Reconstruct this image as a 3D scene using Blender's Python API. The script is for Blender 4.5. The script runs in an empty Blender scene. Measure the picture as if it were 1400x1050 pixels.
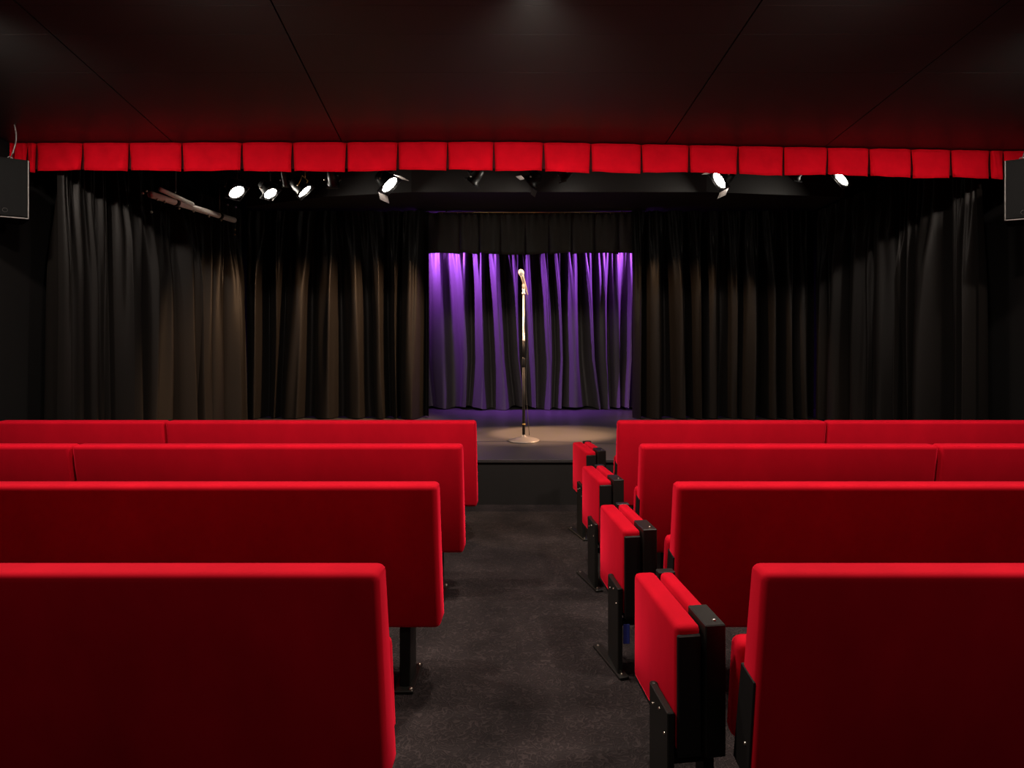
import bpy, bmesh, math, random
from mathutils import Vector, Matrix
random.seed(7)

# ---------------------------------------------------------------- camera, light, exposure
scene = bpy.context.scene
C = scene.collection
F = 867.0                 # focal length in pixels of the 1400 px wide frame
PX, PY = 730.0, 455.0     # principal point (vanishing point of the aisle, horizon)
HC = 1.45                 # eye height

cam_d = bpy.data.cameras.new('camera')
cam_d.sensor_width = 36.0
cam_d.lens = 36.0 * F / 1400.0
cam_d.shift_x = -(PX - 700.0) / 1400.0
cam_d.shift_y = -(525.0 - PY) / 1400.0
cam_d.clip_start = 0.05
cam = bpy.data.objects.new('camera', cam_d)
cam.location = (0, 0, HC)
cam.rotation_euler = (math.radians(90), 0, 0)
C.objects.link(cam)
scene.camera = cam

w = bpy.data.worlds.new('world')
scene.world = w
w.use_nodes = True
w.node_tree.nodes['Background'].inputs[0].default_value = (0.0, 0.0, 0.0, 1)
w.node_tree.nodes['Background'].inputs[1].default_value = 0.0

vs = scene.view_settings
vs.view_transform = 'Standard'
vs.look = 'None'
vs.gamma = 1.0
vs.use_curve_mapping = False
vs.exposure = 0.0

HOUSE_W = 200.0            # each recessed ceiling downlight of the house
STAGE_W = 420.0           # each stage spotlight
PURPLE_W = 760.0           # each purple wash light above the backdrop
WARM = (1.0, 0.57, 0.30)
HOUSE = (1.0, 0.84, 0.72)


def wx(px, Y):            # a pixel column at depth Y
    return (px - PX) * Y / F


def wz(py, Y):            # a pixel row at depth Y
    return HC - (py - PY) * Y / F


# ---------------------------------------------------------------- materials
def nodes(name):
    m = bpy.data.materials.new(name)
    m.use_nodes = True
    nt = m.node_tree
    return m, nt, nt.nodes['Principled BSDF']


def N(nt, kind, **kw):
    n = nt.nodes.new(kind)
    for k, v in kw.items():
        setattr(n, k, v)
    return n


def plain(name, col, rough=0.5, metal=0.0, spec=0.5, var=0.12, scale=30.0, bump=0.0):
    m, nt, b = nodes(name)
    tc = N(nt, 'ShaderNodeTexCoord')
    no = N(nt, 'ShaderNodeTexNoise')
    no.inputs['Scale'].default_value = scale
    no.inputs['Detail'].default_value = 4
    nt.links.new(tc.outputs['Object'], no.inputs['Vector'])
    mx = N(nt, 'ShaderNodeMix', data_type='RGBA')
    mx.inputs[6].default_value = tuple(c * (1 - var) for c in col) + (1,)
    mx.inputs[7].default_value = tuple(c * (1 + var) for c in col) + (1,)
    nt.links.new(no.outputs['Fac'], mx.inputs[0])
    nt.links.new(mx.outputs[2], b.inputs['Base Color'])
    b.inputs['Roughness'].default_value = rough
    b.inputs['Metallic'].default_value = metal
    b.inputs['Specular IOR Level'].default_value = spec
    if bump:
        bp = N(nt, 'ShaderNodeBump')
        bp.inputs['Strength'].default_value = bump
        bp.inputs['Distance'].default_value = 0.004
        nt.links.new(no.outputs['Fac'], bp.inputs['Height'])
        nt.links.new(bp.outputs['Normal'], b.inputs['Normal'])
    return m


def velvet(name, col, sheen, tint, rough=0.85, var=0.25, scale=9.0, stretch=(1, 1, 1), spec=0.15):
    m, nt, b = nodes(name)
    tc = N(nt, 'ShaderNodeTexCoord')
    mp = N(nt, 'ShaderNodeMapping')
    mp.inputs['Scale'].default_value = stretch
    nt.links.new(tc.outputs['Object'], mp.inputs['Vector'])
    no = N(nt, 'ShaderNodeTexNoise')
    no.inputs['Scale'].default_value = scale
    no.inputs['Detail'].default_value = 5
    no.inputs['Roughness'].default_value = 0.6
    nt.links.new(mp.outputs['Vector'], no.inputs['Vector'])
    mx = N(nt, 'ShaderNodeMix', data_type='RGBA')
    mx.inputs[6].default_value = tuple(c * (1 - var) for c in col) + (1,)
    mx.inputs[7].default_value = tuple(c * (1 + var) for c in col) + (1,)
    nt.links.new(no.outputs['Fac'], mx.inputs[0])
    nt.links.new(mx.outputs[2], b.inputs['Base Color'])
    b.inputs['Roughness'].default_value = rough
    b.inputs['Specular IOR Level'].default_value = spec
    mr = N(nt, 'ShaderNodeMapRange')
    mr.inputs['From Min'].default_value = 0.3
    mr.inputs['From Max'].default_value = 0.7
    mr.inputs['To Min'].default_value = sheen * 0.78
    mr.inputs['To Max'].default_value = min(1.0, sheen * 1.15)
    nt.links.new(no.outputs['Fac'], mr.inputs['Value'])
    nt.links.new(mr.outputs['Result'], b.inputs['Sheen Weight'])
    b.inputs['Sheen Roughness'].default_value = 0.35
    b.inputs['Sheen Tint'].default_value = tint + (1,)
    fine = N(nt, 'ShaderNodeTexNoise')
    fine.inputs['Scale'].default_value = 420
    nt.links.new(tc.outputs['Object'], fine.inputs['Vector'])
    bp = N(nt, 'ShaderNodeBump')
    bp.inputs['Strength'].default_value = 0.12
    bp.inputs['Distance'].default_value = 0.001
    nt.links.new(fine.outputs['Fac'], bp.inputs['Height'])
    nt.links.new(bp.outputs['Normal'], b.inputs['Normal'])
    return m


def emit(name, col, strength):
    m, nt, b = nodes(name)
    b.inputs['Base Color'].default_value = (0.8, 0.8, 0.8, 1)
    b.inputs['Emission Color'].default_value = col + (1,)
    b.inputs['Emission Strength'].default_value = strength
    return m


def carpet_material():
    m, nt, b = nodes('carpet')
    tc = N(nt, 'ShaderNodeTexCoord')
    warp = N(nt, 'ShaderNodeTexNoise')
    warp.inputs['Scale'].default_value = 16
    warp.inputs['Detail'].default_value = 1
    nt.links.new(tc.outputs['Object'], warp.inputs['Vector'])
    ad = N(nt, 'ShaderNodeMix', data_type='RGBA', blend_type='LINEAR_LIGHT')
    ad.inputs[0].default_value = 0.09
    nt.links.new(tc.outputs['Object'], ad.inputs[6])
    nt.links.new(warp.outputs['Color'], ad.inputs[7])
    vo = N(nt, 'ShaderNodeTexVoronoi', feature='SMOOTH_F1')
    vo.inputs['Scale'].default_value = 34
    nt.links.new(ad.outputs[2], vo.inputs['Vector'])
    # rings of the distance field read as curled loop lines
    ml = N(nt, 'ShaderNodeMath', operation='MULTIPLY')
    ml.inputs[1].default_value = 17.0
    nt.links.new(vo.outputs['Distance'], ml.inputs[0])
    sn = N(nt, 'ShaderNodeMath', operation='SINE')
    nt.links.new(ml.outputs[0], sn.inputs[0])
    cr = N(nt, 'ShaderNodeValToRGB')
    cr.color_ramp.elements[0].position = 0.55
    cr.color_ramp.elements[0].color = (0.020, 0.0165, 0.017, 1)
    cr.color_ramp.elements[1].position = 1.0
    cr.color_ramp.elements[1].color = (0.036, 0.029, 0.029, 1)
    nt.links.new(sn.outputs[0], cr.inputs[0])
    big = N(nt, 'ShaderNodeTexNoise')
    big.inputs['Scale'].default_value = 3.5
    big.inputs['Detail'].default_value = 5
    nt.links.new(tc.outputs['Object'], big.inputs['Vector'])
    cb = N(nt, 'ShaderNodeValToRGB')
    cb.color_ramp.elements[0].position = 0.3
    cb.color_ramp.elements[0].color = (0.55, 0.55, 0.55, 1)
    cb.color_ramp.elements[1].position = 0.7
    cb.color_ramp.elements[1].color = (1.25, 1.2, 1.18, 1)
    nt.links.new(big.outputs['Fac'], cb.inputs[0])
    mm = N(nt, 'ShaderNodeMix', data_type='RGBA', blend_type='MULTIPLY')
    mm.inputs[0].default_value = 1.0
    nt.links.new(cr.outputs[0], mm.inputs[6])
    nt.links.new(cb.outputs[0], mm.inputs[7])
    nt.links.new(mm.outputs[2], b.inputs['Base Color'])
    b.inputs['Roughness'].default_value = 0.95
    b.inputs['Specular IOR Level'].default_value = 0.1
    bp = N(nt, 'ShaderNodeBump')
    bp.inputs['Strength'].default_value = 0.5
    bp.inputs['Distance'].default_value = 0.004
    nt.links.new(sn.outputs[0], bp.inputs['Height'])
    nt.links.new(bp.outputs['Normal'], b.inputs['Normal'])
    return m


M = {}
M['red'] = velvet('red_velvet', (0.41, 0.0024, 0.012), 1.0, (1.0, 0.02, 0.06), var=0.34, scale=4, stretch=(1, 1, .6), spec=0.05)
M['valance'] = velvet('valance_red', (0.76, 0.004, 0.018), 0.2, (1.0, 0.03, 0.05), var=0.22, scale=8, spec=0.05)
M['lining'] = velvet('lining_dark', (0.03, 0.002, 0.003), 0.0, (0.2, 0.02, 0.02))
M['black_cloth'] = velvet('black_velour', (0.0062, 0.0055, 0.0050), 0.012, (0.9, 0.75, 0.6), rough=0.40, var=0.3, scale=3, stretch=(1, 1, 0.3), spec=0.08)
M['border_cloth_lit'] = velvet('border_velour_lit', (0.05, 0.045, 0.037), 0.08, (0.9, 0.8, 0.6), rough=0.5, var=0.3, scale=3, spec=0.25)  # black border cloth paled to olive, stage light put into its colour
M['backdrop'] = velvet('backdrop_velour', (0.036, 0.033, 0.032), 0.07, (0.9, 0.8, 0.8), rough=0.6, var=0.3, scale=3, stretch=(1, 1, 0.3), spec=0.3)
M['ceiling'] = plain('ceiling_black', (0.036, 0.039, 0.040), 0.42, spec=0.5, var=0.10, scale=2.0)
M['gap'] = plain('gap_black', (0.002, 0.002, 0.002), 0.9, spec=0.1)
M['wall'] = plain('wall_black', (0.005, 0.0048, 0.0048), 0.85, spec=0.12)
M['soffit'] = plain('soffit_black', (0.020, 0.018, 0.017), 0.55, spec=0.4)
M['carpet'] = carpet_material()
M['stage_top'] = plain('stage_paint', (0.036, 0.034, 0.034), 0.36, spec=0.5, var=0.22, scale=2.5, bump=0.05)
M['stage_front'] = plain('stage_front', (0.010, 0.009, 0.0085), 0.6, spec=0.25)
M['nosing'] = plain('nosing_metal', (0.16, 0.15, 0.15), 0.35, metal=0.9)
M['steel_black'] = plain('black_steel', (0.009, 0.009, 0.008), 0.42, spec=0.25)
M['end_black'] = plain('black_board', (0.006, 0.0055, 0.0055), 0.55, spec=0.2)
M['bolt'] = plain('bolt_steel', (0.62, 0.57, 0.48), 0.28, metal=1.0)
M['pipe'] = plain('pipe_steel', (0.82, 0.76, 0.70), 0.42, metal=0.1)
M['chrome'] = plain('chrome', (0.85, 0.80, 0.72), 0.35, metal=0.6)
M['brass'] = plain('brass', (0.65, 0.46, 0.16), 0.3, metal=1.0)
M['can'] = plain('spot_housing', (0.018, 0.018, 0.018), 0.4, spec=0.5)
M['can_lit'] = plain('barn_door_lit', (0.10, 0.085, 0.08), 0.45, metal=0.3)
M['cabinet'] = plain('speaker_cabinet', (0.004, 0.004, 0.004), 0.7, spec=0.08)
M['grille'] = plain('speaker_grille', (0.0045, 0.0048, 0.005), 0.7, spec=0.05, scale=500, var=0.5, bump=0.4)
M['edge'] = plain('speaker_edge', (0.10, 0.095, 0.09), 0.35, spec=0.6)
M['lens'] = emit('lamp_lens', (1.0, 0.90, 0.78), 60)
M['lens_off'] = plain('lens_off', (0.03, 0.03, 0.035), 0.12, spec=0.7)
M['purple_lens'] = emit('purple_lens', (0.30, 0.06, 1.0), 20)
M['down_lens'] = emit('downlight_lens', (1.0, 0.86, 0.72), 12)
M['base_metal'] = plain('stand_base', (0.13, 0.12, 0.12), 0.45, metal=0.3)
M['tube_black'] = plain('tube_black', (0.010, 0.009, 0.009), 0.5, spec=0.2)
M['mic_body'] = plain('mic_body', (0.75, 0.66, 0.50), 0.35, metal=0.4)
M['grille_mesh'] = plain('mic_grille', (0.9, 0.86, 0.78), 0.4, metal=0.2, scale=400, var=0.4, bump=0.5)
M['rubber'] = plain('rubber_cable', (0.012, 0.012, 0.012), 0.6)
M['blue'] = plain('blue_tag', (0.06, 0.09, 0.55), 0.5)


# ---------------------------------------------------------------- mesh helpers
def obj(name, bm, mat, parent=None, smooth=False, loc=None):
    me = bpy.data.meshes.new(name)
    bm.normal_update()
    bm.to_mesh(me)
    bm.free()
    me.materials.append(M[mat])
    if smooth:
        for p in me.polygons:
            p.use_smooth = True
    o = bpy.data.objects.new(name, me)
    C.objects.link(o)
    if parent is not None:
        o.parent = parent
    if loc is not None:
        o.location = loc
    return o


def thing(name, label, cat, loc=(0, 0, 0), rotz=0.0, group=None):
    o = bpy.data.objects.new(name, None)
    o.empty_display_size = 0.1
    C.objects.link(o)
    o.location = loc
    o.rotation_euler = (0, 0, rotz)
    tag(o, label, cat, group)
    return o


def tag(o, label, cat, group=None):
    o['label'] = label
    o['category'] = cat
    if group:
        o['group'] = group
    return o


def struct(name, bm, mat, parent=None, smooth=False):
    o = obj(name, bm, mat, parent, smooth)
    if parent is None:
        o['kind'] = 'structure'
    return o


def box(x0, x1, y0, y1, z0, z1, bev=0.0, seg=2, bm=None):
    nb = bmesh.new()
    bmesh.ops.create_cube(nb, size=1.0)
    for v in nb.verts:
        v.co = Vector(((x0 + x1) / 2 + v.co.x * (x1 - x0), (y0 + y1) / 2 + v.co.y * (y1 - y0), (z0 + z1) / 2 + v.co.z * (z1 - z0)))
    if bev:
        bmesh.ops.bevel(nb, geom=list(nb.edges), offset=bev, segments=seg, profile=0.5, affect='EDGES')
    return merge(bm, nb)


def merge(bm, nb):
    if bm is None:
        return nb
    me = bpy.data.meshes.new('tmp')
    nb.to_mesh(me)
    nb.free()
    bm.from_mesh(me)
    bpy.data.meshes.remove(me)
    return bm


def lathe(prof, seg=24, mat=None, bm=None):
    """profile of (radius, z), spun about z, then moved by mat"""
    nb = bmesh.new()
    rings = []
    for r, z in prof:
        if r < 1e-6:
            rings.append([nb.verts.new((0, 0, z))])
        else:
            rings.append([nb.verts.new((r * math.cos(2 * math.pi * k / seg), r * math.sin(2 * math.pi * k / seg), z)) for k in range(seg)])
    for a, b in zip(rings, rings[1:]):
        for k in range(seg):
            k2 = (k + 1) % seg
            if len(a) == 1 and len(b) > 1:
                nb.faces.new((a[0], b[k2], b[k]))
            elif len(b) == 1 and len(a) > 1:
                nb.faces.new((a[k], a[k2], b[0]))
            elif len(a) > 1:
                nb.faces.new((a[k], a[k2], b[k2], b[k]))
    bmesh.ops.recalc_face_normals(nb, faces=list(nb.faces))
    if mat is not None:
        bmesh.ops.transform(nb, matrix=mat, verts=list(nb.verts))
    return merge(bm, nb)


def tube(pts, r, seg=10, bm=None, cap=True):
    nb = bmesh.new()
    pts = [Vector(p) for p in pts]
    rings = []
    up = Vector((0.13, 0.21, 1)).normalized()
    for i, p in enumerate(pts):
        t = (pts[min(i + 1, len(pts) - 1)] - pts[max(i - 1, 0)]).normalized()
        a = t.cross(up)
        if a.length < 0.1:
            a = t.cross(Vector((1, 0.1, 0)))
        a.normalize()
        b = t.cross(a)
        rings.append([nb.verts.new(p + r * (math.cos(2 * math.pi * k / seg) * a + math.sin(2 * math.pi * k / seg) * b)) for k in range(seg)])
    for a, b in zip(rings, rings[1:]):
        for k in range(seg):
            nb.faces.new((a[k], a[(k + 1) % seg], b[(k + 1) % seg], b[k]))
    if cap:
        nb.faces.new(rings[0])
        nb.faces.new(rings[-1])
    bmesh.ops.recalc_face_normals(nb, faces=list(nb.faces))
    return merge(bm, nb)


def ball(c, r, bm=None, sub=2):
    nb = bmesh.new()
    bmesh.ops.create_icosphere(nb, subdivisions=sub, radius=r, matrix=Matrix.Translation(c))
    return merge(bm, nb)


def shear_y(bm, f):
    for v in bm.verts:
        v.co.y += f(v.co)
    return bm


# ---------------------------------------------------------------- the room
XL, XR = -3.95, 3.95
CEIL_Z0, CEIL_Y0, CEIL_S = 2.88, 4.75, 0.135          # the house ceiling drops towards the stage


def cz(y):
    return CEIL_Z0 + CEIL_S * (CEIL_Y0 - y)


STAGE_Y, STAGE_Z = 5.35, 0.37
STAGE_CEIL = 3.27

struct('floor', box(XL, XR, -1.7, STAGE_Y + 0.02, -0.05, 0.0), 'carpet')
struct('wall_left', box(XL - 0.1, XL, -1.7, 9.7, 0, 4.2), 'wall')
struct('wall_right', box(XR, XR + 0.1, -1.7, 9.7, 0, 4.2), 'wall')
struct('wall_back', box(XL, XR, 9.6, 9.7, 0, 4.2), 'wall')
struct('wall_rear', box(XL, XR, -1.8, -1.7, 0, 4.2), 'wall')

stage = struct('floor_stage', box(XL, XR, STAGE_Y, 9.6, 0.0, STAGE_Z), 'stage_front')
obj('stage_deck', box(XL, XR, STAGE_Y - 0.012, 9.6, STAGE_Z, STAGE_Z + 0.012), 'stage_top', stage)
obj('nosing', box(XL, XR, STAGE_Y - 0.024, STAGE_Y - 0.011, STAGE_Z - 0.012, STAGE_Z + 0.0135, 0.003, 1), 'nosing', stage)
DECK = STAGE_Z + 0.012

# house ceiling: black backing with sheets fixed under it, open joints between them
bm = bmesh.new()
ya, yb = -1.75, 4.98
vv = [bm.verts.new(p) for p in ((XL, ya, cz(ya) + 0.013), (XR, ya, cz(ya) + 0.013), (XR, yb, cz(yb) + 0.013), (XL, yb, cz(yb) + 0.013),
                                (XL, ya, cz(ya) + 0.09), (XR, ya, cz(ya) + 0.09), (XR, yb, cz(yb) + 0.09), (XL, yb, cz(yb) + 0.09))]
for f in ((0, 3, 2, 1), (4, 5, 6, 7), (0, 1, 5, 4), (1, 2, 6, 5), (2, 3, 7, 6), (3, 0, 4, 7)):
    bm.faces.new([vv[i] for i in f])
bmesh.ops.recalc_face_normals(bm, faces=list(bm.faces))
ceiling = struct('ceiling', bm, 'gap')
SK = -0.084
seams = [-9.0, -2.63, -1.359, 1.074, 2.305, 9.0]
cross = [-1.7, -0.5, 0.74, 1.96, 3.18, 3.42, 3.80, 4.97]
for i in range(len(seams) - 1):
    for j in range(len(cross) - 1):
        y0, y1 = cross[j] + 0.0008, cross[j + 1] - 0.0008
        g = 0.0042

        def sx(k, y):
            return max(XL, min(XR, seams[k] + SK * (y - 3.8)))
        dz = 0.0
        pts = []
        for (k, s, y) in ((i, g, y0), (i + 1, -g, y0), (i + 1, -g, y1), (i, g, y1)):
            pts.append((sx(k, y) + s, y))
        bm = bmesh.new()
        lo = [bm.verts.new((x, y, cz(y) + dz)) for x, y in pts]
        hi = [bm.verts.new((x, y, cz(y) + 0.0125)) for x, y in pts]
        bm.faces.new(lo)
        bm.faces.new(hi)
        for k in range(4):
            bm.faces.new((lo[k], lo[(k + 1) % 4], hi[(k + 1) % 4], hi[k]))
        bmesh.ops.recalc_face_normals(bm, faces=list(bm.faces))
        obj('ceiling_panel', bm, 'ceiling', ceiling)

# bulkhead behind the red valance up to the higher stage ceiling
struct('trim_1', box(XL, XR, 4.985, 5.03, 2.80, STAGE_CEIL + 0.05), 'wall')
struct('ceiling_stage', box(XL, XR, 5.03, 9.6, STAGE_CEIL, STAGE_CEIL + 0.08), 'wall')
# lowered soffit above the rear curtains, its left front corner cut back
SOF_Z = 3.0
bm = bmesh.new()
outline = [(-3.55, 7.80), (-2.35, 7.22), (-1.35, 6.98), (1.9, 6.98), (3.55, 7.25), (3.55, 8.25), (-3.55, 8.25)]
lo = [bm.verts.new((x, y, SOF_Z)) for x, y in outline]
hi = [bm.verts.new((x, y, STAGE_CEIL)) for x, y in outline]
bm.faces.new(lo)
bm.faces.new(hi)
for k in range(len(lo)):
    bm.faces.new((lo[k], lo[(k + 1) % len(lo)], hi[(k + 1) % len(lo)], hi[k]))
bmesh.ops.recalc_face_normals(bm, faces=list(bm.faces))
struct('trim_2', bm, 'soffit')


# ---------------------------------------------------------------- recessed house lights (above the frame) and added rear fill
def spot(name, parent, loc, aim, watts, col, angle, blend, radius):
    d = bpy.data.lights.new(name, 'SPOT')
    d.energy = watts
    d.color = col
    d.spot_size = math.radians(angle)
    d.spot_blend = blend
    d.shadow_soft_size = radius
    o = bpy.data.objects.new(name, d)
    C.objects.link(o)
    if parent is not None:
        o.parent = parent
    o.location = loc
    v = Vector(aim) - Vector(loc)
    o.rotation_euler = v.to_track_quat('-Z', 'Y').to_euler()
    return o


def house_light(x, y, place, k, tilt):
    t = thing('ceiling_downlight', 'round recessed black ceiling downlight ' + place, 'ceiling light', (x, y, cz(y)), 0, 'house downlights')
    obj('trim_ring', lathe([(0.048, -0.002), (0.050, -0.008), (0.066, -0.006), (0.068, 0.006), (0.048, 0.006)], 24), 'can', t, True)
    obj('lens', lathe([(0.0, 0.002), (0.047, 0.002), (0.047, 0.005), (0.0, 0.005)], 20), 'down_lens', t)
    spot('lamp', t, (0, 0, -0.03), (0, tilt, -1.4), HOUSE_W * k, HOUSE, 165, 0.5, 0.07)


for x, place in ((-3.0, 'nearest the left wall'), (-1.55, 'second from the left wall'), (0.0, 'above the aisle'),
                 (1.55, 'second from the right wall'), (3.0, 'nearest the right wall')):
    house_light(x, 2.45 if abs(abs(x) - 1.55) < 0.1 else 2.98, place, 1.0, 0.35)
for x, place in ((-1.6, 'added as fill behind the viewer on the left'), (1.6, 'added as fill behind the viewer on the right')):
    house_light(x, -0.9, place, 0.30, 0.0)  # invented lamps: weak fill added to brighten the nearest seat backs


# ---------------------------------------------------------------- curtains
def curtain(name, p0, p1, z0, z1, mat, label, fold=0.26, amp=0.055, seed=1, lean=0.0, top_amp=0.45, per=30, nv=44,
            hem=0.0, kind='curtain', extra=None, parent=None, flare=0.35, drift=0.55):
    """a pleated cloth from p0 to p1; the front is on the right hand of p0->p1 ... (-normal)"""
    rnd = random.Random(seed)
    p0, p1 = Vector(p0), Vector(p1)
    L = (p1 - p0).length
    t = (p1 - p0) / L
    n = Vector((t.y, -t.x))                       # towards the viewer
    # fold borders at the top and at the hem
    ws = []
    while sum(ws) < L:
        ws.append(fold * rnd.uniform(0.55, 1.55))
    k = L / sum(ws)
    ws = [a * k for a in ws]
    nf = len(ws)
    bot = [0.0]
    for a in ws:
        bot.append(bot[-1] + a)
    top = [0.45 * L * i / nf + 0.55 * bot[i] for i in range(nf + 1)]
    for i in range(1, nf):
        bot[i] += rnd.uniform(-0.45, 0.45) * fold
        top[i] += rnd.uniform(-0.10, 0.10) * fold
    for i in range(1, nf + 1):
        bot[i] = max(bot[i], bot[i - 1] + 0.25 * fold)
    s = L / bot[-1]
    bot = [b * s for b in bot]
    depth = [rnd.uniform(0.55, 1.25) for _ in range(nf)]
    duty = [rnd.uniform(0.55, 0.80) for _ in range(nf)]
    skew = [rnd.uniform(-0.5, 0.5) for _ in range(nf)]
    start = [rnd.uniform(0.0, 0.35) for _ in range(nf)]
    wob = [(rnd.uniform(0, 6.3), rnd.uniform(1.2, 3.2), rnd.uniform(0.02, 0.10)) for _ in range(nf + 1)]
    nu = nf * per
    verts, faces = [], []
    for j in range(nv + 1):
        v = j / nv                                 # 0 top, 1 hem
        e = v ** drift
        brd = []
        for i in range(nf + 1):
            b = top[i] * (1 - e) + bot[i] * e
            if 0 < i < nf:
                ph, fr, am = wob[i]
                b += fold * am * math.sin(ph + fr * v * 2.2) * v
            brd.append(b)
        for q in range(nu + 1):
            i = min(q // per, nf - 1)
            f = (q - i * per) / per
            u = brd[i] + f * (brd[i + 1] - brd[i])
            # a rounded ridge with flattened crown and a deep narrow valley
            d = duty[i]
            g = f / d if f < d else 1.0
            if f < d:
                ridge = math.sin(math.pi * g) ** 0.55 if 0 < g < 1 else 0.0
                ridge *= 1.0 + skew[i] * (g - 0.5)
            else:
                ridge = -1.1 * math.sin(math.pi * (f - d) / (1 - d))
            grow = max(0.0, min(1.0, (v + 0.10 - start[i] * 0.5) / 0.35))
            grow = grow * grow * (3 - 2 * grow)
            main = amp * depth[i] * ridge * (0.35 + 0.65 * grow) * (1 + flare * v)
            # gathered small pleats near the heading
            small = amp * top_amp * math.sin(2 * math.pi * (3 * f + 0.2 * i)) * math.exp(-v * 7.0) * (0.3 + 0.7 * min(1, v * 14))
            fine = amp * 0.16 * math.sin(2 * math.pi * (2 * f + i * 0.37) + 2.5 * v) * (0.4 + 0.6 * math.sin(1.7 * i + 5 * v))
            dd = main + small + fine
            lat = 0.55 * fold * 0.25 * math.sin(2 * math.pi * f) * grow * (0.5 + v * 0.5)     # cloth laps over at the fold edge
            z = z1 + (z0 - z1) * v
            if v > 0.97:
                z += hem * (0.5 + 0.5 * math.sin(i * 2.1 + 6.28 * f)) * (v - 0.97) / 0.03
            if extra:
                du, ex, ez = extra(u / L, v)
            else:
                du = ex = ez = 0.0
            P = p0 + t * (u + lat + du) + n * (dd + lean * v + ex)
            verts.append((P.x, P.y, z + ez))
        if j:
            a = (j - 1) * (nu + 1)
            b = j * (nu + 1)
            for q in range(nu):
                faces.append((a + q, b + q, b + q + 1, a + q + 1))
    me = bpy.data.meshes.new(name)
    me.from_pydata(verts, [], faces)
    me.materials.append(M[mat])
    for p in me.polygons:
        p.use_smooth = True
    me.update()
    o = bpy.data.objects.new(name, me)
    C.objects.link(o)
    if parent:
        o.parent = parent
    else:
        tag(o, label, kind)
    return o


CZ = 2.965
CX = 3.62
curtain('stage_curtain', (-CX, 5.375), (-CX, 7.86), DECK + 0.012, CZ, 'black_cloth', 'long black pleated curtain along the left side of the stage, under the grey pipe', 0.24, 0.115, 3)
curtain('stage_curtain', (-CX, 4.81), (-CX, 5.335), 0.012, CZ, 'black_cloth', 'narrow black curtain hanging to the floor beside the left loudspeaker', 0.2, 0.09, 4)
curtain('stage_curtain', (CX - 0.07, 7.86), (CX - 0.07, 5.375), DECK + 0.012, CZ, 'black_cloth', 'long black pleated curtain along the right side of the stage', 0.24, 0.115, 5)
curtain('stage_curtain', (CX - 0.07, 5.335), (CX - 0.07, 5.06), 0.012, CZ, 'black_cloth', 'narrow black curtain hanging to the floor beside the right loudspeaker', 0.15, 0.07, 6)
curtain('stage_curtain', (-CX + 0.05, 7.90), (-1.31, 7.90), DECK + 0.012, CZ, 'black_cloth', 'black curtain left of the purple backdrop, brushed by warm light', 0.27, 0.105, 11)
curtain('stage_curtain', (1.225, 7.90), (CX - 0.13, 7.90), DECK + 0.012, CZ, 'black_cloth', 'black curtain right of the purple backdrop', 0.24, 0.10, 16)


def drape(u, v):
    """the backdrop sags sideways and pools towards its hem"""
    s = max(0.0, v - 0.72) / 0.28
    return (0.05 * s * math.sin(u * 19.0), 0.10 * s * s * (0.5 + 0.5 * math.sin(u * 23.0 + 1.0)), 0.035 * s * s * (0.5 + 0.5 * math.sin(u * 31.0)))


curtain('backdrop_curtain', (-1.75, 8.92), (1.75, 8.92), DECK + 0.006, 2.86, 'backdrop', 'grey velour backdrop curtain washed in purple light behind the microphone', 0.25, 0.105, 23,
        extra=drape, nv=60, drift=0.8)

# black pleated border over the opening: every hanging flap is a part
BY = 8.08
border = thing('curtain_border', 'short black pleated border hanging over the purple backdrop opening', 'curtain', (0, BY, 2.447))
bpx = [572, 628, 655, 684, 718, 750, 781, 812, 845, 882]
for i in range(len(bpx) - 1):
    x0, x1 = wx(bpx[i], BY), wx(bpx[i + 1], BY)
    nu, nvv = 14, 12
    bm = bmesh.new()
    g = []
    for j in range(nvv + 1):
        v = j / nvv
        row = []
        for q in range(nu + 1):
            u = q / nu
            e = abs(2 * u - 1)
            y = -0.045 * (1 - e ** 6) * (0.5 + 0.5 * v) + 0.012 * math.sin(u * 9 + i * 1.7) * v + (0.035 * math.sin(u * 20 + i) * math.exp(-v * 5)) - 0.03 * u * v
            z = 0.53 * (1 - v) + 0.012 * math.sin(u * 3.1 + i) * v
            row.append(bm.verts.new((x0 + (x1 - x0) * (u * 1.02 - 0.01), y, z + (0.004 * (i % 3)))))
        g.append(row)
    for j in range(nvv):
        for q in range(nu):
            bm.faces.new((g[j][q], g[j + 1][q], g[j + 1][q + 1], g[j][q + 1]))
    bmesh.ops.solidify(bm, geom=list(bm.faces), thickness=0.006)
    obj('border_flap', bm, 'border_cloth_lit', border, True)
obj('heading_tape', box(wx(572, BY), wx(882, BY), 0.03, 0.04, 0.44, 0.535), 'black_cloth', border)

# brass curtain track showing above the border
rail = thing('curtain_rail', 'thin brass curtain rail glinting above the black border', 'curtain rail', (0, 7.96, 2.962))
obj('rod', tube([(-1.2, 0, 0), (1.22, 0, 0)], 0.006, 8), 'brass', rail, True)
for k in range(13):
    x = -1.15 + 2.3 * k / 12
    obj('ring', tube([(x, 0.010 * math.sin(a), -0.006 + 0.011 * math.cos(a)) for a in [2 * math.pi * q / 10 for q in range(11)]], 0.0025, 6, cap=False), 'brass', rail, True)
for x in (-1.1, 0.0, 1.1):
    obj('bracket', box(x - 0.008, x + 0.008, -0.004, 0.004, 0.004, 0.045), 'steel_black', rail)

# ---------------------------------------------------------------- the red valance
VPX = [0 - 30, 20, 38, 50, 113, 177, 249, 331, 400, 474, 544, 612, 675, 743, 808, 877, 942, 1009, 1071, 1131, 1188, 1246, 1300, 1353, 1371, 1420]


def vy(px):
    if px > 700:
        return 4.75 + 0.16 * (px - 700) / 670
    return 4.75 + 0.02 * (700 - px) / 660


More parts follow.
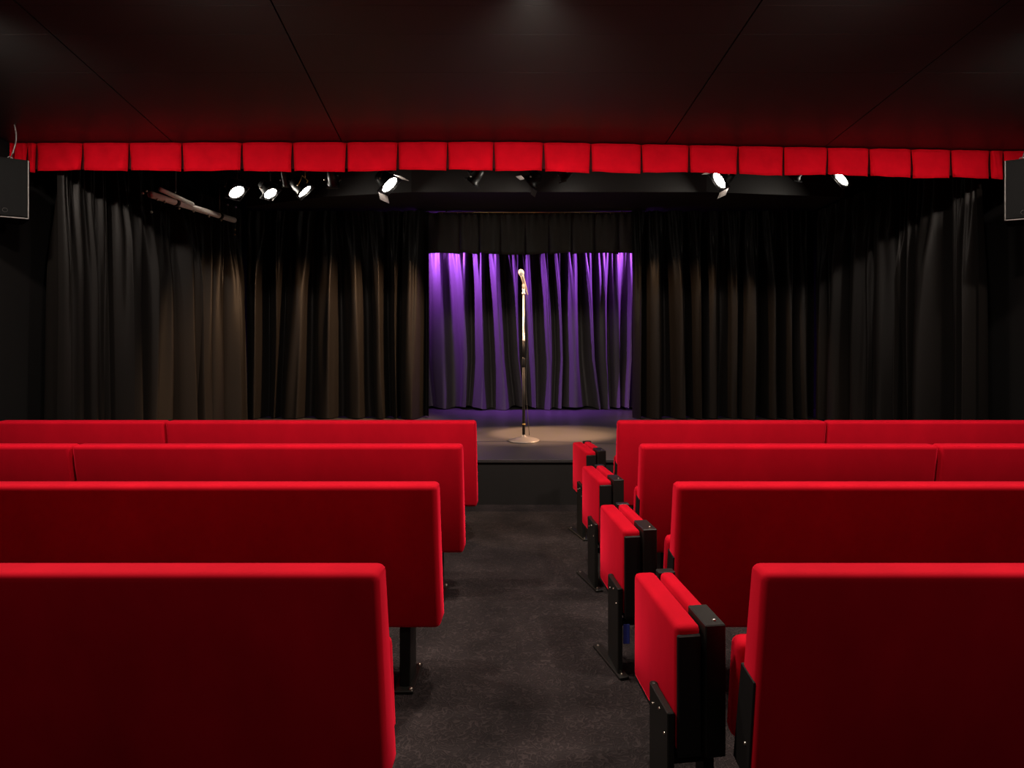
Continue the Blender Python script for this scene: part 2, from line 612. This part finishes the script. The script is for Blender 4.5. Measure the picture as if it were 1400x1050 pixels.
val = thing('red_valance', 'bright red pleated valance running across the front of the ceiling', 'valance', (0, 4.75, 2.66))
for i in range(len(VPX) - 1):
    pa, pb = VPX[i], VPX[i + 1]
    ya, yb = vy(pa), vy(pb)
    x0, x1 = max(XL + 0.01, wx(pa, ya)), min(XR - 0.01, wx(pb, yb))
    if x1 - x0 < 0.02:
        continue
    rnd = random.Random(100 + i)
    tilt = rnd.uniform(-0.006, 0.006)
    nu, nvv = 16, 8
    bm = bmesh.new()
    g = []
    gap0, gap1 = 0.002, rnd.uniform(0.008, 0.014)
    for j in range(nvv + 1):
        v = j / nvv
        row = []
        for q in range(nu + 1):
            u = q / nu
            gap = gap0 + (gap1 - gap0) * v ** 0.6
            x = x0 + gap + (x1 - x0 - 2 * gap) * u
            y = ya + (yb - ya) * u - 4.75
            e = abs(2 * u - 1)
            bul = -0.018 * (1 - e ** 8) - 0.010 * v * (1 - e * e) + 0.004 * math.sin(u * 7 + i * 2.3 + v * 3) * v + 0.003 * math.sin(u * 13 - v * 5 + i)
            ztop = cz(y + 4.75) - 2.66 - 0.004
            zb = ztop - 0.207 - 0.010 * (u if i % 3 else 1 - u) * 0.9 - 0.006 * math.sin(u * 3.14) + tilt
            row.append(bm.verts.new((x, y + bul, ztop + (zb - ztop) * v)))
        g.append(row)
    for j in range(nvv):
        for q in range(nu):
            bm.faces.new((g[j][q], g[j + 1][q], g[j + 1][q + 1], g[j][q + 1]))
    bmesh.ops.solidify(bm, geom=list(bm.faces), thickness=0.005)
    obj('valance_panel', bm, 'valance', val, True)
bm = bmesh.new()
g = []
for px in (-100, 0, 350, 700, 1000, 1300, 1500):
    y = vy(px) + 0.018
    x = max(XL + 0.01, min(XR - 0.01, wx(px, y)))
    g.append([bm.verts.new((x, y - 4.75 + s, zz)) for s, zz in ((0, cz(y) - 2.66 - .004), (0, cz(y) - 2.66 - 0.19), (0.006, cz(y) - 2.66 - 0.19), (0.006, cz(y) - 2.66 - .004))])
for a, b in zip(g, g[1:]):
    for k in range(4):
        bm.faces.new((a[k], a[(k + 1) % 4], b[(k + 1) % 4], b[k]))
bmesh.ops.recalc_face_normals(bm, faces=list(bm.faces))
obj('lining', bm, 'lining', val)

# ---------------------------------------------------------------- benches of tip-up seats
BT, BB, BTH, REC, WEDGE = 0.861, 0.266, 0.096, 0.088, 0.050


def recline(co):
    return REC * (BT - co.z) / (BT - BB)


def bench(x0, x1, y, label, side, last=False, tip_top=0.595):
    xc = (x0 + x1) / 2
    W = x1 - x0
    t = thing('bench_seat', label, 'seating', (xc, y, 0), 0, 'red bench seats')
    b = box(-W / 2, W / 2, 0, BTH, BB, BT, 0.022, 4)
    # slightly crowned padding and softened verticals
    for v in b.verts:
        if v.co.y < BTH / 2:
            v.co.y -= 0.006 * math.sin(math.pi * (v.co.z - BB) / (BT - BB))
    for v in b.verts:
        v.co.y += WEDGE * (BT - v.co.z) / (BT - BB) * max(0.0, v.co.y) / BTH
    shear_y(b, recline)
    obj('backrest', b, 'red', t, True)
    n = max(2, round(W / 0.525))
    sw = W / n
    for k in range(n):
        a = -W / 2 + sw * k + 0.010 + (0.012 if k == 0 and side == 'left' else -0.008 if k == 0 else 0)
        c = -W / 2 + sw * (k + 1) - 0.010 - (0.012 if k == n - 1 else 0)
        s = box(a, c, 0.195, 0.277, 0.29, tip_top, 0.028, 3)
        shear_y(s, lambda co: 0.05 * (tip_top - co.z) / 0.3)
        seat = obj('seat', s, 'red', t, True)
        pan = box(a + 0.03, c - 0.03, 0.278, 0.292, 0.32, tip_top - 0.03, 0.004, 1)
        shear_y(pan, lambda co: 0.05 * (tip_top - co.z) / 0.3)
        obj('seat_pan', pan, 'end_black', seat)
        hb = tube([(a + 0.02, 0.28, 0.277), (c - 0.02, 0.28, 0.277)], 0.012, 8)
        obj('hinge_rod', hb, 'steel_black', seat, True)
    nl = 3 if W > 1.2 else 2
    for k in range(nl):
        x = -W / 2 + 0.15 + (W - 0.30) * k / (nl - 1)
        lg = obj('leg', box(x - 0.022, x + 0.022, 0.135, 0.265, 0.012, 0.31, 0.004, 1), 'steel_black', t)
        obj('foot_plate', box(x - 0.040, x + 0.040, 0.10, 0.32, 0.0, 0.014, 0.003, 1), 'steel_black', lg)
        for yy in (0.115, 0.305):
            obj('bolt', lathe([(0, 0.022), (0.006, 0.020), (0.008, 0.014), (0.008, 0.012)], 8, Matrix.Translation((x + 0.028 * (1 if side == 'left' else -1), yy, 0))), 'bolt', lg, True)
    # steel side bracket on the aisle end
    s = 1 if side == 'left' else -1
    xe = s * (W / 2)
    if side == 'left':
        return t
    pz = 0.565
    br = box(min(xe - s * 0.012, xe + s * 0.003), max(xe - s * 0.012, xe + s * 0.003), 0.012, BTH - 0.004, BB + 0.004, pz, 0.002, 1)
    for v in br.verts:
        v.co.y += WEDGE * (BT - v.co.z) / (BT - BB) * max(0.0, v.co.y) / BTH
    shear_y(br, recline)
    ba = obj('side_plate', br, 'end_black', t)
    obj('bolt', ball((xe + s * 0.003, 0.05 + recline(Vector((0, 0, .37))), 0.37), 0.0055, None, 1), 'bolt', ba, True)
    return t


ROWY = [4.21, 3.305, 2.44, 1.545]
bench(-2.452, -0.388, ROWY[0], 'long red velvet bench left of the aisle in the row closest to the stage', 'left')
bench(-3.58, -2.462, ROWY[0], 'red velvet bench beside the left wall in the row closest to the stage', 'left')
bench(-2.415, -0.377, ROWY[1], 'long red velvet bench left of the aisle, second row from the stage', 'left')
bench(-3.58, -2.425, ROWY[1], 'red velvet bench beside the left wall, second row from the stage', 'left')
bench(-2.415, -0.374, ROWY[2], 'long red velvet bench left of the aisle, third row from the stage', 'left')
bench(-2.415, -0.380, ROWY[3], 'long red velvet bench left of the aisle in the row nearest the viewer', 'left')
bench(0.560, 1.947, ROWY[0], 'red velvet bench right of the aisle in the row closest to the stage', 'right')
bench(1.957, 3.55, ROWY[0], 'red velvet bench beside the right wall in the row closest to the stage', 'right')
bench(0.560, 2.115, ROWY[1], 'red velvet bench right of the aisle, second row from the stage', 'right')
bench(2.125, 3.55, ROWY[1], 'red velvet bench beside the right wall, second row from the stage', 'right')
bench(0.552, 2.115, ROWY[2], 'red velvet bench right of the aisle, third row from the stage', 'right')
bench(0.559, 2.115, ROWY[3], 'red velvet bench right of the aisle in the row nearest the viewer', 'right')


# ---------------------------------------------------------------- folding aisle seats, folded shut
def folding_seat():
    """origin on the floor under the near aisle-side edge of the folded seat; +y runs along the pad"""
    t = thing('folding_aisle_seat', '', 'seat', (0, 0, 0), 0, 'folded aisle seats')
    z0, z1, ln = 0.255, 0.616, 0.425
    p = box(0.0, 0.076, 0.006, ln, z0, z1, 0.018, 3)
    obj('seat_pad', p, 'red', t, True)
    obj('end_board', box(0.004, 0.074, -0.002, 0.012, z0 - 0.004, z1 - 0.024, 0.004, 1), 'end_black', t)
    obj('far_board', box(0.004, 0.074, ln - 0.008, ln + 0.004, z0 - 0.004, z1 - 0.024, 0.004, 1), 'end_black', t)
    obj('bottom_board', box(0.004, 0.074, 0.0, ln, z0 - 0.010, z0 + 0.004, 0.002, 1), 'end_black', t)
    # thinner back pad behind, gripped by steel caps at both ends
    obj('back_pad', box(0.086, 0.136, 0.05, ln - 0.02, z0 + 0.01, z1 + 0.004, 0.016, 3), 'red', t, True)
    cap = box(0.082, 0.142, -0.012, 0.125, z0 - 0.01, z1 + 0.006, 0.003, 1)
    c = obj('end_cap', cap, 'steel_black', t)
    obj('bolt', ball((0.118, 0.015, z1 + 0.007), 0.0055, None, 1), 'bolt', c, True)
    obj('end_cap', box(0.082, 0.142, ln - 0.03, ln + 0.006, z0 - 0.01, z1 + 0.004, 0.003, 1), 'steel_black', t)
    # post on the aisle side with its foot
    leg = box(-0.024, -0.003, 0.006, 0.172, 0.012, 0.372, 0.003, 1)
    lg = obj('leg', leg, 'steel_black', t)
    obj('hinge_plate', lathe([(0, 0.012), (0.018, 0.012), (0.022, 0.006), (0.022, -0.006), (0, -0.006)], 12, Matrix.Translation((-0.012, 0.165, 0.352)) @ Matrix.Rotation(math.radians(90), 4, 'Y')), 'steel_black', lg, True)
    foot = box(-0.020, 0.022, -0.150, 0.150, 0.0, 0.014, 0.003, 1)
    fm = Matrix.Translation((-0.027, 0.125, 0)) @ Matrix.Rotation(math.radians(9), 4, 'Z')
    bmesh.ops.transform(foot, matrix=fm, verts=list(foot.verts))
    obj('foot_plate', foot, 'steel_black', lg)
    for yy in (0.0, 0.25):
        obj('bolt', ball((-0.030 + (0.02 if yy == 0 else -0.02), yy, 0.015), 0.0065, None, 1), 'bolt', lg, True)
    for yy, zz in ((0.075, 0.345), (0.03, 0.30), (0.135, 0.325)):
        obj('bolt', ball((-0.0235, yy, zz), 0.0055, None, 1), 'bolt', lg, True)
    # pivot arms under the pads reaching back to the bench
    obj('pivot_arm', box(0.02, 0.16, 0.05, 0.085, 0.205, 0.240, 0.003, 1), 'steel_black', t)
    obj('pivot_post', box(0.100, 0.132, 0.045, 0.110, 0.0, 0.25, 0.003, 1), 'steel_black', t)
    obj('pivot_arm', box(-0.003, 0.105, 0.055, 0.08, 0.19, 0.215, 0.003, 1), 'steel_black', t)
    return t


def copy_tree(o, parent=None):
    c = o.copy()
    C.objects.link(c)
    if parent is not None:
        c.parent = parent
        c.matrix_parent_inverse = o.matrix_parent_inverse.copy()
    for ch in list(o.children):
        copy_tree(ch, c)
    return c


fs = folding_seat()
spots = [(0.403, 1.794, 'red folded-up aisle seat on black steel post, nearest the viewer', 7.5),
         (0.378, 2.668, 'red folded-up aisle seat beside the right bench in the third row from the stage', 8.0),
         (0.366, 3.565, 'red folded-up aisle seat beside the right bench in the second row from the stage', 9.0),
         (0.364, 4.436, 'red folded-up aisle seat closest to the stage, smallest of the four', 9.5)]
for i, (x, y, lab, rz) in enumerate(spots):
    o = fs if i == 0 else None
    if o is None:
        o = copy_tree(fs)
    o.location = (x, y, 0)
    o.rotation_euler = (0, 0, math.radians(rz))
    o['label'] = lab

# blue tag hanging inside, by the post of the third-row folded seat
tg = obj('blue_tag', box(-0.014, 0.014, -0.003, 0.003, 0, 0.085, 0.002, 1), 'blue')
tg.location = (0.397, 2.722, 0.115)
tag(tg, 'small blue tag behind the black post of the third-row folded seat', 'tag')

# ---------------------------------------------------------------- microphone on its stand
MX, MY = wx(716, 6.26), 6.26
st = thing('microphone_stand', 'straight microphone stand with round base and chrome upper tube on stage', 'microphone stand', (MX, MY, DECK))
obj('base', lathe([(0, 0), (0.152, 0), (0.156, 0.006), (0.150, 0.014), (0.06, 0.036), (0.022, 0.048), (0.018, 0.062), (0, 0.062)], 48), 'base_metal', st, True)
obj('lower_tube', lathe([(0, 0.058), (0.0145, 0.058), (0.0145, 0.75), (0, 0.75)], 16), 'tube_black', st, True)
obj('collar', lathe([(0.015, 0.16), (0.0165, 0.162), (0.0165, 0.17), (0.015, 0.172)], 16), 'brass', st, True)
obj('clutch', lathe([(0.0, 0.73), (0.017, 0.73), (0.018, 0.755), (0.019, 0.785), (0.017, 0.81), (0.014, 0.825), (0.0, 0.825)], 16), 'tube_black', st, True)
obj('middle_tube', lathe([(0, 0.82), (0.0115, 0.82), (0.0115, 0.99), (0, 0.99)], 16), 'tube_black', st, True)
obj('upper_tube', lathe([(0, 0.985), (0.0135, 0.985), (0.0135, 1.002), (0.0095, 1.006), (0.0095, 1.50), (0, 1.50)], 16), 'chrome', st, True)
obj('thread_collar', lathe([(0.0, 1.445), (0.018, 1.445), (0.018, 1.462), (0.012, 1.466), (0.014, 1.52), (0.0, 1.53)], 16), 'chrome', st, True)
clip = box(-0.014, 0.014, -0.02, 0.02, 1.50, 1.548, 0.006, 2)
obj('clip', clip, 'mic_body', st, True)

mic = thing('microphone', 'silver handheld microphone with ball grille clipped on top of the stand', 'microphone', (MX, MY, DECK + 1.535))
R = Matrix.Rotation(math.radians(-16), 4, 'Y') @ Matrix.Rotation(math.radians(10), 4, 'X')
Tm = Matrix.Translation((0.012, 0, 0.0)) @ R
obj('body', lathe([(0, -0.045), (0.012, -0.045), (0.0135, 0.0), (0.0175, 0.09), (0.020, 0.108), (0, 0.108)], 20, Tm), 'mic_body', mic, True)
obj('grille', lathe([(0.020, 0.104), (0.0245, 0.112), (0.0275, 0.128), (0.0275, 0.136), (0.0245, 0.152), (0.016, 0.163), (0.006, 0.167), (0, 0.167)], 24, Tm), 'grille_mesh', mic, True)
obj('band', lathe([(0.0275, 0.127), (0.029, 0.129), (0.029, 0.135), (0.0275, 0.137)], 24, Tm), 'chrome', mic, True)
tail = Tm @ Vector((0, 0, -0.045))
# plug and cable dropping beside the stand
obj('plug', lathe([(0, -0.095), (0.007, -0.095), (0.009, -0.05), (0.009, -0.043), (0, -0.043)], 14, Tm), 'mic_body', mic, True)
cab = []
for k in range(40):
    s = k / 39
    z = -0.10 - 1.38 * s
    cab.append((0.028 + 0.012 * math.sin(s * 7) + 0.02 * s * s, -0.006 + 0.012 * math.cos(s * 6), z))
cab[0] = tuple(Tm @ Vector((0, 0, -0.092)))
obj('cable', tube(cab, 0.0032, 6), 'rubber', mic, True)


# ---------------------------------------------------------------- stage spotlights on a bar
BAR_Y, BAR_Z = 6.52, 3.195
bar = thing('lighting_bar', 'black lighting bar hung below the stage ceiling carrying the spotlights', 'lighting bar', (0, BAR_Y, BAR_Z))
obj('tube', tube([(-3.40, 0, 0), (3.40, 0, 0)], 0.024, 12), 'can', bar, True)
for x in (-2.95, -0.9, 0.9, 2.95):
    obj('drop_rod', tube([(x, 0, 0.0), (x, 0, STAGE_CEIL - BAR_Z)], 0.008, 8), 'can', bar, True)


def spotlight(px, py, label, aim, size=0.075, length=0.17, lit=True, watts=None, Y=BAR_Y, barn=False, angle=44, yoke_mat='can'):
    x, z = wx(px, Y), wz(py, Y)
    t = thing('stage_spotlight', label, 'spotlight', (x, Y, z), 0, 'stage spotlights')
    d = (Vector(aim) - Vector((x, Y, z))).normalized()
    q = d.to_track_quat('Z', 'Y').to_matrix().to_4x4()
    r = size
    body = obj('housing', lathe([(0, -length), (0.4 * r, -length), (0.62 * r, -length * 0.92), (0.78 * r, -length * 0.55), (0.80 * r, -0.03), (r, -0.02), (r * 1.02, 0.004), (r * 0.9, 0.004), (0.86 * r, -0.012), (0.0, -0.014)], 24, q), 'can', t, True)
    obj('lens', lathe([(0, 0.006), (0.5 * r, 0.003), (0.86 * r, -0.010), (0, -0.011)], 24, q), 'lens' if lit else 'lens_off', t, True)
    # square colour frame round the lens
    fr = bmesh.new()
    for a in range(4):
        m = q @ Matrix.Rotation(a * math.pi / 2, 4, 'Z')
        nb = box(-r * 1.08, r * 1.08, r * 0.98, r * 1.08, -0.004, 0.008)
        bmesh.ops.transform(nb, matrix=m, verts=list(nb.verts))
        fr = merge(fr, nb)
    obj('colour_frame', fr, 'can', body)
    if barn:
        for a in range(2):
            m = q @ Matrix.Rotation(a * math.pi, 4, 'Z') @ Matrix.Translation((0, r * 1.06, 0.006)) @ Matrix.Rotation(math.radians(-32), 4, 'X')
            nb = box(-r * 0.95, r * 0.95, -0.002, 0.002, 0.0, r * 0.75)
            bmesh.ops.transform(nb, matrix=m, verts=list(nb.verts))
            obj('barn_door', nb, 'can_lit' if lit else 'can', t)  # paler on lit lamps: lamplight put into the door colour
    # yoke up to the clamp on the bar
    top = BAR_Z - z
    side = d.cross(Vector((0, 0, 1))).normalized()
    c = -0.055 * d
    pts = [c + side * r * 0.98, c + side * r * 1.2, Vector((side.x * r * 1.2, side.y * r * 1.2, min(top - 0.03, r * 1.5))),
           Vector((-side.x * r * 1.2, -side.y * r * 1.2, min(top - 0.03, r * 1.5))), c - side * r * 1.2, c - side * r * 0.98]
    obj('yoke', tube(pts, 0.006, 8), yoke_mat, t, True)
    obj('stem', tube([(0, 0, min(top - 0.03, r * 1.5)), (0, 0, top - 0.027)], 0.007, 8), yoke_mat, t, True)
    obj('clamp', lathe([(0.026, -0.022), (0.034, -0.022), (0.034, 0.022), (0.026, 0.022), (0.026, -0.022)], 14, Matrix.Translation((0, BAR_Y - Y, top - 0.060)) @ Matrix.Rotation(math.radians(90), 4, 'Y')), 'can', t, True)
    bb = ball(c + side * r * 1.28, 0.010, None, 2)
    bb = ball(c - side * r * 1.28, 0.010, bb, 2)
    obj('yoke_knob', bb, 'bolt', t, True)
    bb = ball((0.0, BAR_Y - Y - 0.036, top - 0.06), 0.009, None, 2)
    obj('clamp_bolt', bb, 'bolt', t, True)
    if lit:
        spot('lamp', t, tuple(d * 0.02), tuple(d * 1.0), watts or STAGE_W, WARM, angle, 0.6, 0.03)
    return t


MIC = (MX, MY, DECK + 1.3)
spotlight(324, 263, 'lit spotlight on the bar, closest to the left grey pipe', (-0.9, 5.6, 0.4), 0.090, watts=STAGE_W * .3)
spotlight(370, 265, 'lit spotlight second from the left grey pipe', (-0.6, 5.7, 0.4), 0.078, watts=STAGE_W * .3)
spotlight(417, 262, 'lit spotlight third from the left grey pipe, on a brass stem', (0.15, 6.75, 0.4), 0.092, yoke_mat='brass', watts=STAGE_W * 8.5, angle=19)
spotlight(533, 253, 'lit spotlight hanging alone left of centre, tilted towards the microphone', (MX + .02, 6.2, 1.55), 0.110, angle=34, barn=True, watts=STAGE_W * 1.6)
spotlight(724, 250, 'spotlight directly above the microphone stand, seen from the side', (-2.8, 7.3, 0.6), 0.085, 0.14, watts=STAGE_W * 3.6, angle=62, barn=True)
spotlight(983, 247, 'lit spotlight hanging right of centre, with open barn doors', (MX - .05, 6.2, 1.55), 0.105, angle=34, barn=True, watts=STAGE_W * 1.6)
spotlight(1150, 245, 'lit spotlight farthest right, nearest the right curtain', (0.05, 6.6, 0.4), 0.095, watts=STAGE_W * 8.5, angle=19)
spotlight(391, 253, 'unlit black spotlight hanging between two lit ones on the left', (-2.7, 7.9, 1.6), 0.034, lit=False)
spotlight(456, 252, 'unlit black spotlight on the bar right of the brass-stemmed one', (-2.2, 8.6, 1.0), 0.060, lit=False)
spotlight(645, 250, 'unlit black spotlight left of the one above the microphone', (-1.5, 6.9, 1.9), 0.070, lit=False)
spotlight(774, 243, 'small black spotlight right of the one above the microphone, turned to the right curtain', (2.1, 7.75, 0.9), 0.060, watts=STAGE_W * 0.7, angle=56)
spotlight(1086, 243, 'unlit black spotlight between the two right-hand lit ones', (1.7, 8.2, 1.2), 0.060, lit=False)

# purple wash lights, tucked behind the black border
for x, side, wt in ((-1.60, 'left', 1.25), (1.55, 'right', 1.0)):
    t = thing('purple_wash_light', 'purple wash light above the %s half of the backdrop' % side, 'spotlight', (x, 8.50, 2.90), 0, 'purple wash lights')
    d = Vector((0.55 if x < 0 else -0.55, 0.32, -0.54)).normalized()
    q = d.to_track_quat('Z', 'Y').to_matrix().to_4x4()
    obj('housing', lathe([(0, -0.10), (0.07, -0.10), (0.08, 0.0), (0.07, 0.0), (0.07, -0.01), (0, -0.01)], 20, q), 'can', t, True)
    obj('lens', lathe([(0, 0.0), (0.068, -0.004), (0, -0.008)], 20, q), 'purple_lens', t, True)
    obj('bracket', tube([(0, 0, 0.06), (0, 0, STAGE_CEIL - 2.90)], 0.012, 8), 'can', t, True)
    spot('lamp', t, tuple(d * 0.02), tuple(d), PURPLE_W * wt, (0.46, 0.11, 1.0), 96, 0.9, 0.06)

# ---------------------------------------------------------------- grey pipe rig along the left curtain
PXX = -3.30


def on_pipe(px, x=PXX):
    return x * F / (px - PX)


y0, y1 = on_pipe(206), on_pipe(320)
zp0, zp1 = wz(266, y0), wz(301, y1)
rig = thing('pipe_rig', 'long grey steel pipe with short branch pipe under the stage ceiling, left', 'pipe', (PXX, y0, zp0))
dY, dZ = y1 - y0, zp1 - zp0
obj('long_pipe', tube([(0, 0, 0), (0, dY, dZ)], 0.030, 16), 'pipe', rig, True)
yq = on_pipe(219, -3.24) - y0
obj('branch_pipe', tube([(0.06, yq, wz(259, yq + y0) - zp0), (0.035, on_pipe(258) - y0, wz(279, on_pipe(258)) - zp0)], 0.020, 14), 'pipe', rig, True)
for px in (240, 300):
    yy = on_pipe(px)
    zz = zp0 + dZ * (yy - y0) / dY
    obj('hanger', tube([(0, yy - y0, zz - zp0), (0, yy - y0, STAGE_CEIL - zp0)], 0.008, 8), 'can', rig, True)
    obj('clamp', lathe([(0.030, -0.02), (0.040, -0.02), (0.040, 0.02), (0.030, 0.02)], 14, Matrix.Translation((0, yy - y0, zz - zp0)) @ Matrix.Rotation(math.radians(90), 4, 'X')), 'steel_black', rig, True)
for px, py in ((192, 264), (197, 261), (212, 273), (222, 276), (204, 290), (236, 263), (242, 285), (262, 289), (283, 296), (300, 301), (309, 280), (320, 283)):
    yy = on_pipe(px)
    zc = wz(py, yy)
    b = ball((0.02, yy - y0, zc - zp0), 0.011, None, 2)
    zz = zp0 + dZ * (yy - y0) / dY
    obj('clamp_bolt', b, 'bolt', rig, True)
    obj('clamp_stem', tube([(0.02, yy - y0, zc - zp0), (0.004, yy - y0, zz - zp0)], 0.003, 6), 'steel_black', rig, True)
# hanging chain at the end of the pipe
obj('chain', tube([(0, dY - 0.01, dZ), (-0.005, dY + 0.02, dZ - 0.09), (0, dY + 0.02, dZ - 0.16)], 0.004, 6), 'steel_black', rig, True)
for dz in (0.10, 0.155):
    obj('chain_link', ball((0, dY + 0.02, dZ - dz), 0.010, None, 2), 'brass', rig, True)


# ---------------------------------------------------------------- loudspeakers hung at both ends of the valance
def loudspeaker(ex, ey, z0, z1, yaw, left, label):
    """ex, ey: the front corner nearer the stage centre"""
    wdt, dep = 0.33, 0.30
    t_ = Vector((math.cos(yaw), math.sin(yaw)))
    s = 1 if left else -1
    cx, cy = ex - s * t_.x * wdt / 2, ey - s * t_.y * wdt / 2
    h = z1 - z0
    t = thing('loudspeaker', label, 'loudspeaker', (cx, cy, z0), yaw)
    bm = box(-wdt / 2, wdt / 2, 0.012, dep, 0, h, 0.012, 2)
    for v in bm.verts:
        v.co.x *= 1.0 - 0.30 * max(0.0, (v.co.y - 0.05) / dep)
    obj('cabinet', bm, 'cabinet', t)
    obj('grille', box(-wdt / 2 + 0.010, wdt / 2 - 0.010, 0.0, 0.02, 0.016, h - 0.012, 0.006, 2), 'grille', t)
    obj('edge_strip', box(s * (wdt / 2 - 0.009) - 0.0035, s * (wdt / 2 - 0.009) + 0.0035, -0.003, 0.022, 0.006, h - 0.006, 0.002, 1), 'edge', t)
    obj('bottom_strip', box(-wdt / 2 + 0.01, wdt / 2 - 0.008, -0.003, 0.022, 0.004, 0.012, 0.002, 1), 'edge', t)
    obj('badge', lathe([(0.010, -0.001), (0.013, -0.004), (0.016, -0.001), (0.013, 0.001)], 16, Matrix.Translation((0.03 if left else -0.055, 0, 0.055)) @ Matrix.Rotation(math.radians(90), 4, 'X')), 'edge', t, True)
    # hook and cord to the ceiling
    hx = s * (wdt / 2 - 0.11)
    top = cz(cy + 0.1) - z0
    pts = [(hx, 0.10, h - 0.005), (hx + 0.012, 0.10, h + 0.05)]
    for k in range(9):
        a = k / 8
        pts.append((hx + 0.012 + 0.022 * math.sin(a * 2.7), 0.10, h + 0.05 + (top - h - 0.05 + 0.005) * a))
    obj('hanging_cord', tube(pts, 0.0045, 8), 'edge', t, True)
    obj('eye_bolt', tube([(hx + 0.014 * math.cos(a), 0.10, h + 0.012 + 0.014 * math.sin(a)) for a in [2 * math.pi * q / 12 for q in range(13)]], 0.004, 6, cap=False), 'edge', t, True)
    return t


loudspeaker(wx(41, 4.45), 4.45, wz(299, 4.4), wz(216, 4.4), math.radians(38), True, 'black loudspeaker hanging at the left end of the red valance')
loudspeaker(wx(1372, 4.45), 4.45, wz(303, 4.45), wz(219, 4.45), math.radians(-33), False, 'black loudspeaker hanging at the right end of the red valance')
